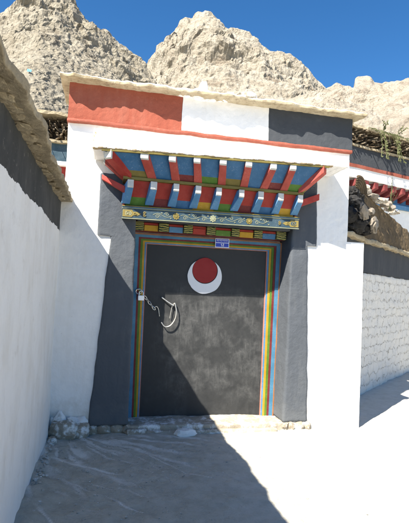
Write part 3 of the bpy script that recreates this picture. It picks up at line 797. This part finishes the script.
mb.tube(arc([(.565, .30, 1.215), (.60, .305, 1.235), (.625, .31, 1.20), (.64, .31, 1.12)]), .004, 6)
mb.build('hasp_chain', M['steel'], do, smooth=True)
# padlock (its own thing)
pad = empty('padlock', (.405, .235, 1.335), 'small silver padlock hanging on the left side of the painted door frame', 'padlock')
mb = MB(); mb.box((-.036, -.014, -.034), (.036, .014, .026)); mb.build('lock_body', M['lock'], pad, bevel=.006)
mb = MB(); mb.tube([(-.024, 0, .02), (-.024, 0, .055)] + [(-.024*math.cos(a), 0, .055 + .022*math.sin(a)) for a in (.5, 1., 1.57, 2.1, 2.6)] + [(.024, 0, .055), (.024, 0, .02)], .0055, 8)
mb.build('shackle', M['lock'], pad, smooth=True)
mb = MB(); mb.tube([(.378 + .035*math.cos(2*math.pi*k/14), .25, 1.405 + .03*math.sin(2*math.pi*k/14)) for k in range(14)], .006, 6, closed=True)
mb.tube([(.378, .25, 1.43), (.378, .30, 1.43)], .007, 6); mb.build('staple', M['steel'], frame, smooth=True)

# number plate
pl = empty('number_plate', (1.355, .252, 2.035), 'small blue enamel house number plate with white border on the frame above the door', 'number plate')
pl.rotation_euler = (0, R(-1), 0)
mb = MB(); mb.box((-.088, -.004, -.056), (.088, .004, .056)); mb.build('plate', M['plate_w'], pl, bevel=.003)
mb = MB(); mb.box((-.080, -.0065, .006), (.080, -.004, .048)); mb.box((-.080, -.0065, -.048), (.080, -.004, -.002)); mb.build('blue_field', M['plate'], pl)
mb = MB(); random.seed(3)
mb.box((-.070, -.0075, .0365), (.070, -.0065, .0395))       # one joined line of script along a head bar
for k in range(8):
    cx = -.062 + k*.0177
    mb.box((cx-.0014, -.0076, .018+random.uniform(0, .006)), (cx+.0014, -.0066, .0375))
    mb.box((cx-.0055, -.0075, .020), (cx+.0012, -.0065, .0226)) if k % 2 else mb.box((cx-.0012, -.0075, .028), (cx+.005, -.0065, .0305))
mb.build('script', M['plate_w'], pl)
mb = MB(); mb.prism([(-.005, -.0065, -.040), (-.005, -.0065, -.008), (-.011, -.0065, -.008), (-.018, -.0065, -.014), (-.018, -.0065, -.018), (-.011, -.0065, -.016), (-.011, -.0065, -.040)], (0, -.001, 0)); mb.build('numeral', M['plate_w'], pl)
mb = MB(); mb.prism([(.004, -.0065, -.008), (.021, -.0065, -.008), (.021, -.0065, -.026), (.0105, -.0065, -.030), (.0105, -.0065, -.035), (.021, -.0065, -.035), (.021, -.0065, -.040), (.004, -.0065, -.040), (.004, -.0065, -.027), (.0145, -.0065, -.022), (.0145, -.0065, -.013), (.004, -.0065, -.013)], (0, -.001, 0)); mb.build('numeral', M['plate_w'], pl); random.seed(11)

# sill
mb = MB()
rough_box(mb, (.28, -.03, -.2), (2.13, .34, -.052), res=.04, amp=.012, freq=5, fine=.005, r=.014)
mb.build('sill', M['sill'], gate, smooth=True)
mb = MB()
rough_box(mb, (.48, -.085, -.2), (2.02, -.02, -.100), res=.04, amp=.014, freq=6, fine=.006, r=.012)
mb.build('step', M['sill'], gate, smooth=True)
mb = MB(); rough_box(mb, (.31, -.11, -.2), (.52, -.03, -.075), res=.03, amp=.014, freq=8, fine=.006, r=.02); mb.build('step', M['stone_tan'], gate, smooth=True)

# ------------------------------------------------------------------ left wall
lw = empty('whitewashed_wall', (0, 0, 0), 'tall whitewashed wall on the left with black band and mud coping, in shade', 'wall')
mb = MB()
rough_box(mb, (-.95, -9, -.3), (-.5, .5, 2.365), res=.07, amp=.016, freq=1.6, fine=.004, ffreq=15,
          warp=lambda q: (q.x + (-.012*q.z if q.x > -.6 else 0), q.y, q.z))
mb.build('wall_body', M['left_wall'], lw, smooth=True)
mb = MB()
def warpCo(q):
    y = q.y; k = max(0, min(1, (-y - 3.05)/.25))
    e = n1((0, y, 0), 2.1, 4)*.022 + n1((0, y, 0), 7, 4)*.014
    x = q.x + (e if q.x > -.6 else 0) - (.03*k if q.x > -.6 else 0)
    return (x, y, q.z + n1((0, y, 0), 3, 5)*.012)
rough_box(mb, (-1.02, -9, 2.345), (-.405, .03, 2.39), res=.03, amp=.012, freq=6, fine=.009, ffreq=26, r=.008, warp=warpCo)
mb.build('coping', M['mud'], lw, smooth=True)
random.seed(5)
for i in range(46):
    y = -4.6 + i*.10 + random.uniform(-.03, .03)
    if y > -.03: break
    mb = MB(); w_ = random.uniform(.05, .085)
    stone_bm(mb, (-.54 + random.uniform(-.015, .03), y, 2.338 + random.uniform(-.012, .012)), (random.uniform(.04, .08), w_, random.uniform(.008, .018)), seed=i*1.3, rot=random.uniform(-.5, .5), amp=.5)
    mb.build('coping_stone', M['mud'], lw, smooth=False)

# ------------------------------------------------------------------ corner rubble and small stones
random.seed(21)
rub = [(-.34, -.12, .15, .10, .11, 'stone_tan', 'largest tan stone in the corner heap where the wall meets the gatehouse'),
       (-.17, -.10, .10, .075, .09, 'stone_tan', 'tan stone at the right end of the corner heap beside the black surround'),
       (-.44, -.26, .05, .05, .035, 'stone_tan', 'small stone in front of the corner heap close to the wall'),
       (-.22, -.04, .11, .06, .12, 'stone_white', 'whitewashed stone at the back of the corner heap'),
       (-.45, -.02, .06, .05, .12, 'stone_white', 'whitewashed upright stone deepest in the corner by the wall'),
       (-.40, -.06, .07, .06, .15, 'stone_white', 'whitewashed stone on top of the largest tan stone in the corner')]
for (x, y, a, b, c, m, l) in rub:
    mb = MB(); stone_bm(mb, (0, 0, 0), (a, b, c), seed=x*13+y*7, sub=3, amp=.34); o = mb.build('stone', M[m], smooth=True)
    o.location = (x, y, -.13 + c*.6); tag(o, l, 'stone', 'stones heaped in the corner')
mb = MB(); stone_bm(mb, (0, 0, 0), (.125, .05, .042), seed=5, sub=3, amp=.3); o = mb.build('stone', M['stone_white'], smooth=True)
o.location = (.93, -.15, -.10); tag(o, 'elongated white crusted stone lying against the door sill', 'stone')

random.seed(9); mb = MB()
for i in range(900):
    x = -.48 + abs(random.gauss(0, 1.0))*.9; y = random.uniform(-3.6, -.12); s = random.uniform(.002, .008)*(1.6 if random.random() < .08 else 1)
    if x > 3: continue
    stone_bm(mb, (x, y, -.127), (s, s*random.uniform(.7, 1.2), s*.7), seed=i, sub=1, rot=random.uniform(0, 3))
for i in range(260):
    x = -.48 + abs(random.gauss(0, .05)); y = random.uniform(-3.6, -.3); s = random.uniform(.006, .017)
    stone_bm(mb, (x, y, -.105), (s, s*random.uniform(.7, 1.2), s*.7), seed=i, sub=1, rot=random.uniform(0, 3))
o = mb.build('grit', M['grit'], smooth=True); tag(o, kind='stuff', label='grit and plaster crumbs scattered over the ground', cat='grit')

# ------------------------------------------------------------------ yard wall on the right
yd = Vector((.759, .651, 0)); yn = Vector((.651, -.759, 0)); ang = math.atan2(yd.y, yd.x)
yw = empty('yard_wall', (4.086, 1.608, -.13), 'whitewashed rough brick yard wall with black band, right of the gatehouse', 'wall')
yw.rotation_euler.z = ang; yw.location.z = 0
mb = MB(); rough_box(mb, (-1.35, 0, -.3), (4.5, .4, 1.84), res=.06, amp=.02, freq=4, fine=.008, ffreq=14, r=.02); mb.build('brickwork', M['yard'], yw, smooth=True)
mb = MB(); rough_box(mb, (-1.35, -.015, 1.842), (4.5, .4, 2.34), res=.06, amp=.014, freq=3, fine=.005, ffreq=14); mb.build('painted_band', M['grey_black'], yw, smooth=True)
mb = MB(); rough_box(mb, (-1.4, -.11, 2.32), (4.5, .5, 2.40), res=.05, amp=.024, freq=6, fine=.01, ffreq=22, r=.025); mb.build('coping', M['mud'], yw, smooth=True)

def at(s, off, z): return Vector((4.086, 1.608, z)) + yd*s - Vector((-yn.x, -yn.y, 0))*off
def place(o, s, off, z, rz=0): o.location = Vector((4.086, 1.608, 0)) + yd*s + yn*off + Vector((0, 0, z)); o.rotation_euler.z = ang + rz
# sloping brown earth block
mb = MB()
n = 26; V = []
tops = [(-.30, 3.16), (.1, 3.14), (.5, 3.10), (.9, 3.07), (1.5, 3.0), (4.2, 2.75)]
def topz(s):
    for (a, b), (c, d) in zip(tops, tops[1:]):
        if s <= c: return b + (d-b)*(s-a)/(c-a)
    return tops[-1][1]
rough_box(mb, (-.30, 0, 2.38), (4.2, .32, 3.1), res=.05, amp=.03, freq=4, fine=.012, ffreq=16, r=.03,
          warp=lambda q: (q.x + .55*max(0, (2.95-q.z))*(1 if q.x < .3 else .2)*0 + .0, q.y - .12*(3.1-q.z), 2.38 + (q.z-2.38)*(topz(q.x)-2.38)/.72))
o = mb.build('earth_block', M['earth']); place(o, 0, 0, 0); tag(o, 'brown crumbling earth bank with sloping top on the yard wall, topped by pale stones', 'earth block')
random.seed(31)
ledge = ['leftmost pale stone of the row on the earth bank, beside the ribbed bundle', 'second pale stone from the left in the row on the earth bank', 'third pale stone from the left in the row on the earth bank',
         'fourth pale stone from the left in the row on the earth bank', 'fifth pale stone from the left in the row on the earth bank', 'sixth pale stone from the left on the earth bank, below the grass stalks', 'rightmost pale stone of the row on the earth bank']
for i in range(7):
    s = -.22 + i*.27; a = random.uniform(.09, .14); c = random.uniform(.05, .085)
    mb = MB(); stone_bm(mb, (0, 0, 0), (a, .10, c), seed=i*3.1, sub=2, amp=.4, rot=random.uniform(-.6, .6)); o = mb.build('stone', M['stone_pale'] if i % 3 else M['stone_tan'], smooth=True)
    place(o, s, .02 + random.uniform(-.05, .06), topz(s) + c*.6, random.uniform(-.5, .5)); tag(o, ledge[i], 'stone', 'stones on the earth bank')
for (s, off, z, sz, l) in ((-.85, .27, 2.69, (.19, .05, .085), 'pale wedge shaped stone leaning on the dark felt bundle, upper of two'),
                           (-.32, .26, 2.56, (.17, .05, .10), 'pale wedge shaped stone beside the dark felt bundle, lower of two'),
                           (-.42, .24, 2.76, (.07, .05, .06), 'small round grey stone between the felt bundle and the earth bank')):
    mb = MB(); stone_bm(mb, (0, 0, 0), sz, seed=s*9+2, sub=3, amp=.5); o = mb.build('stone', M['stone_pale'], smooth=True); place(o, s, off, z, .2); o.rotation_euler.x = .15; o.rotation_euler.y = .35
    tag(o, l, 'stone', 'stones lodged by the felt bundle')
# dark felt bundle: folded lumps
mb = MB()
for (s, off, z, a, b, c, sd_) in ((-.62, .04, 2.55, .26, .2, .16, 1), (-.30, .06, 2.50, .20, .16, .11, 2), (-.45, .04, 2.72, .28, .18, .13, 3), (-.15, .0, 2.68, .20, .14, .13, 4), (-.70, .0, 2.86, .24, .18, .12, 5),
                                  (-.36, -.02, 2.90, .22, .14, .12, 6), (-.62, -.02, 3.02, .2, .14, .12, 7), (-.12, -.02, 2.86, .14, .12, .10, 8), (-.86, .02, 2.66, .2, .16, .14, 9), (-.30, -.04, 3.04, .17, .12, .09, 10)):
    bm = bmesh.new(); bmesh.ops.create_icosphere(bm, subdivisions=4, radius=1); VV = []
    for v in bm.verts:
        p = v.co.copy(); rr = noise.ridged_multi_fractal(p*1.7 + Vector((sd_*5, 0, 0)), .8, 2.1, 5, 1., 2.)
        p *= .62 + .26*rr; VV.append((s + p.x*a, -off + p.y*b, z + p.z*c))
    mb.add(VV, [[v.index for v in f_.verts] for f_ in bm.faces]); bm.free()
o = mb.build('felt_bundle', M['cloth'], smooth=True); place(o, 0, 0, 0); tag(o, 'crumpled dark grey felt bundle stuffed on the yard wall beside the gatehouse', 'bundle')
# ribbed bundle of bent canes
mb = MB()
for k in range(6):
    rr = .05 + k*.036
    pts = [( -.60 + rr*1.2*math.sin(a), -.06 - .012*k, 3.06 + rr*.95*math.cos(a)) for a in [(-.5 + 2.1*q/10) for q in range(11)]]
    mb.tube(pts, .019, 7)
o = mb.build('cane_bundle', M['cane'], smooth=True); place(o, 0, 0, 0); tag(o, 'curved ribbed bundle of bent canes above the dark felt bundle', 'cane bundle')

# dry stalks
def stalks(name, s0, off, z0, n, hgt, spread, seed, label, mat, droop=False):
    random.seed(seed); mb = MB()
    for k in range(n):
        bx_ = random.uniform(-spread, spread)*.4; lean = random.uniform(-spread, spread); h_ = hgt*random.uniform(.6, 1.1)
        pts = []
        for q in range(7):
            t = q/6; zz = h_*t if not droop else -h_*t*t + .06*math.sin(t*3)
            pts.append((bx_ + lean*t*t, random.uniform(-.01, .01) - .06*t, zz))
        mb.tube(pts, [.006*(1-.75*q/6) for q in range(7)], 5)
        for q in range(2, 7):
            for sg in (-1, 1):
                p = Vector(pts[q]); L_ = random.uniform(.03, .07)
                dv = Vector((sg*L_, random.uniform(-.02, .02), L_*random.uniform(-.3, .8)))
                mb.add([p, p + dv*.5 + Vector((0, 0, .009)), p + dv, p + dv*.5 - Vector((0, 0, .009))], [(0, 1, 2, 3)])
    o = mb.build(name, mat); place(o, s0, off, z0); return tag(o, label, 'weed')
M['weed'] = P('dry_weed', (.095, .105, .035), (.17, .14, .07), .6)
stalks('weed', 1.05, .1, 3.02, 7, .55, .22, 2, 'straggly yellow green weed rising from the right end of the earth bank', M['weed'])

# ------------------------------------------------------------------ neighbouring house on the right
nd = Vector((.956, .292, 0)); na = math.atan2(nd.y, nd.x)
nh = empty('neighbour_house', (5.9, 5.2, 0), 'neighbouring house on the right with black eave band, red line and painted rafters', 'house')
nh.rotation_euler.z = na
# local x along the facade; z heights from the photograph at this distance
Z0, Z1, Z2, Z3 = 5.06, 4.60, 4.53, 4.28
mb = MB(); rough_box(mb, (-1.6, 0, -.2), (9, 5, Z3-.5), res=.25, amp=.02, freq=1.2); mb.build('wall', M['white'], nh)
mb = MB(); rough_box(mb, (-1.6, -.35, Z3), (9, 5, Z2), res=.15, amp=.012, freq=2); mb.build('white_band', M['white'], nh)
mb = MB(); rough_box(mb, (-1.6, -.37, Z2), (9, 5, Z1+.01), res=.15, amp=.008, freq=2); mb.build('red_band', M['red_trim'], nh)
mb = MB(); rough_box(mb, (-1.6, -.32, Z1+.01), (9, 5, Z0), res=.15, amp=.012, freq=2); mb.build('black_band', M['grey_black'], nh)
mb = MB(); rough_box(mb, (-1.6, -.36, Z0), (9, 5, Z0+.05), res=.12, amp=.02, freq=4, fine=.01); mb.build('mud_edge', M['mud'], nh)
mb = MB(); mb.box((-1.6, -.04, Z3-.5), (9, .5, Z3-.002)); mb.build('soffit_board', M['p_blue'], nh)
for i in range(30):
    x = -1.3 + i*.34
    mb = MB(); mb.hexa([(x, -.36, Z3-.16), (x+.12, -.36, Z3-.16), (x+.12, -.36, Z3-.02), (x, -.36, Z3-.02), (x-.12, -.03, Z3-.34), (x, -.03, Z3-.34), (x, -.03, Z3-.08), (x-.12, -.03, Z3-.08)])
    mb.build('rafter', M['p_dkred'], nh)  # red rafters coloured dark red so the eave's shade is in their paint
mb = MB(); mb.box((-1.6, -.12, Z3-.5), (9, -.041, Z3-.40)); mb.build('beam', M['p_blue_pale'], nh)

def woodpile(name, L_, dep, hgt, seed, label, n, flip=1):
    random.seed(seed); mb = MB()
    for k in range(n):
        x = random.uniform(0, L_); z = random.uniform(0, hgt); y = random.uniform(0, dep)
        r_ = random.uniform(.007, .026); ln = random.uniform(.18, .42)
        d = Vector((random.uniform(-.5, .5), -1, random.uniform(-.25, .25))).normalized() if random.random() < .75 else Vector((1, random.uniform(-.4, .2), random.uniform(-.3, .3))).normalized()
        c = Vector((x, y*.5, z)); mb.tube([c, c + d*ln*.5 + Vector((0, 0, random.uniform(-.02, .02))), c + d*ln], [r_, r_*.95, r_*.8], 6, mi=random.choice((0, 0, 1, 2)))
    mb.box((0, .08, -.02), (L_, dep, hgt*.96), 3)
    o = mb.build(name, [M['wood_old'], M['wood_pale'], M['wood_dark'], M['wood_dark']]); return tag(o, label, 'firewood', kind='stuff')
M['wood_pale'] = stone_mat('pale_cut_wood', (.17, .135, .09), (.27, .23, .17))
M['wood_dark'] = stone_mat('dark_bark', (.03, .024, .018), (.07, .055, .04))
o = woodpile('firewood', 8, .9, .42, 3, 'stacked brushwood along the roof edge of the neighbouring house on the right', 2600)
o.location = nh.location + Vector((nd.x*-1.4, nd.y*-1.4, 0)) + Vector((nd.y, -nd.x, 0))*.18 + Vector((0, 0, Z0+.05)); o.rotation_euler.z = na
mb = MB(); random.seed(44)
rough_box(mb, (-1.5, -.42, Z0+.44), (8.6, .9, Z0+.50), res=.12, amp=.03, freq=4, fine=.02, ffreq=14)
mb.build('mud_layer', M['mud'], nh)
# hanging dry grass on the brushwood
random.seed(71); mb = MB()
for k in range(260):
    x = random.uniform(0, 7.5); z = Z0 + .5; y = -.45
    ln = random.uniform(.08, .45) if random.random() < .3 else random.uniform(.05, .15)
    pts = [(x, y+.05, z), (x + random.uniform(-.05, .05), y-.06, z - ln*.2), (x + random.uniform(-.15, .15), y-.09, z - ln)]
    mb.tube(pts, [.007, .006, .002], 4)
o = mb.build('dry_grass', M['weed']); o.location = nh.location; o.rotation_euler.z = na; tag(o, 'dry grass hanging over the brushwood on the right roof', 'grass', kind='stuff')
for (X_, l, sd_) in ((.42, 'trailing green weed hanging from the brushwood over the black eave band', 5), (1.05, 'shorter green weed near the right edge on the brushwood', 8)):
    random.seed(sd_); mb = MB()
    for k in range(6):
        p = Vector((random.uniform(-.1, .1), -.5, Z0+.5)); pts = [p]
        for q in range(7): p = p + Vector((random.uniform(-.05, .05), -.01, -.10 if k < 4 else .03)); pts.append(p)
        mb.tube(pts, .008, 4)
        for q in pts[1:]:
            for s_ in range(3):
                dv = Vector((random.uniform(-.055, .055), random.uniform(-.04, 0), random.uniform(-.04, .04)))
                mb.add([q, q + dv*.5 + Vector((0, 0, .02)), q + dv, q + dv*.5 - Vector((0, 0, .02))], [(0, 1, 2, 3)])
    o = mb.build('weed', M['weed']); o.location = nh.location + nd*X_; o.rotation_euler.z = na; tag(o, l, 'weed')

# ------------------------------------------------------------------ house behind on the left
bh = empty('back_house', (-1.1, 5, 0), 'house behind the wall on the left with dark eave band and firewood on its roof', 'house')
mb = MB(); rough_box(mb, (-7, 0, -.2), (2.0, 5, 3.6), res=.3, amp=.02, freq=1.2); mb.build('wall', M['white'], bh)
mb = MB(); rough_box(mb, (-7, -.2, 3.98), (2.0, 5, 4.36), res=.15, amp=.012, freq=2); mb.build('dark_band', M['p_navy'], bh)
mb = MB(); rough_box(mb, (-7, -.22, 3.90), (2.0, 5, 3.98), res=.15, amp=.008, freq=2); mb.build('white_band', M['white'], bh)
mb = MB(); mb.box((-7, -.08, 3.6), (2.0, 4.8, 3.9)); mb.build('red_band', M['p_red'], bh)
mb = MB(); rough_box(mb, (-7, -.3, 4.36), (2.0, 5, 4.41), res=.12, amp=.02, freq=4, fine=.01); mb.build('mud_edge', M['mud'], bh)
o = woodpile('firewood', 8.6, .9, .52, 13, 'firewood stacked on the roof of the back house between the left wall and the gatehouse', 2800)
o.location = (-7.8, 4.95, 4.41)
mb = MB(); rough_box(mb, (-7, -.32, 4.93), (2.0, 1, 4.99), res=.1, amp=.025, freq=5, fine=.015, ffreq=16); mb.build('mud_layer', M['mud'], bh)

# blue scrap on the scree
M['tarp'] = P('blue_tarp', (.10, .42, .75), (.6, .7, .8), .3)
a = R(-10.9); d = 50
mb = MB()
V = []; F = []
for i in range(9):
    for q in range(9):
        V.append((i*.07-.3, (q*.06-.25)*.6 + .05*n1((i*.5, q*.5, 2), 1.7), (q*.06-.25)*.9 + .12*n1((i*.4, q*.4, 0), 1.7) + .12))
for i in range(8):
    for q in range(8): k = i*9+q; F.append((k, k+9, k+10, k+1))
mb.add(V, F); o = mb.build('tarp', M['tarp'], smooth=True)
sol = o.modifiers.new('s', 'SOLIDIFY'); sol.thickness = .03
TP = o; tag(o, 'small bright blue tarp scrap lying on the scree slope above the left wall', 'tarp')
# rest it on the slope: drop it straight down onto the hill
bpy.context.evaluated_depsgraph_get().update()
ok, loc, nrm, _ = bpy.data.objects['hill'].ray_cast(Vector((-12.3, 62.4, 200)), Vector((0, 0, -1)))
o.location = (-12.3, 62.25, (loc.z if ok else 30.3) + .12)
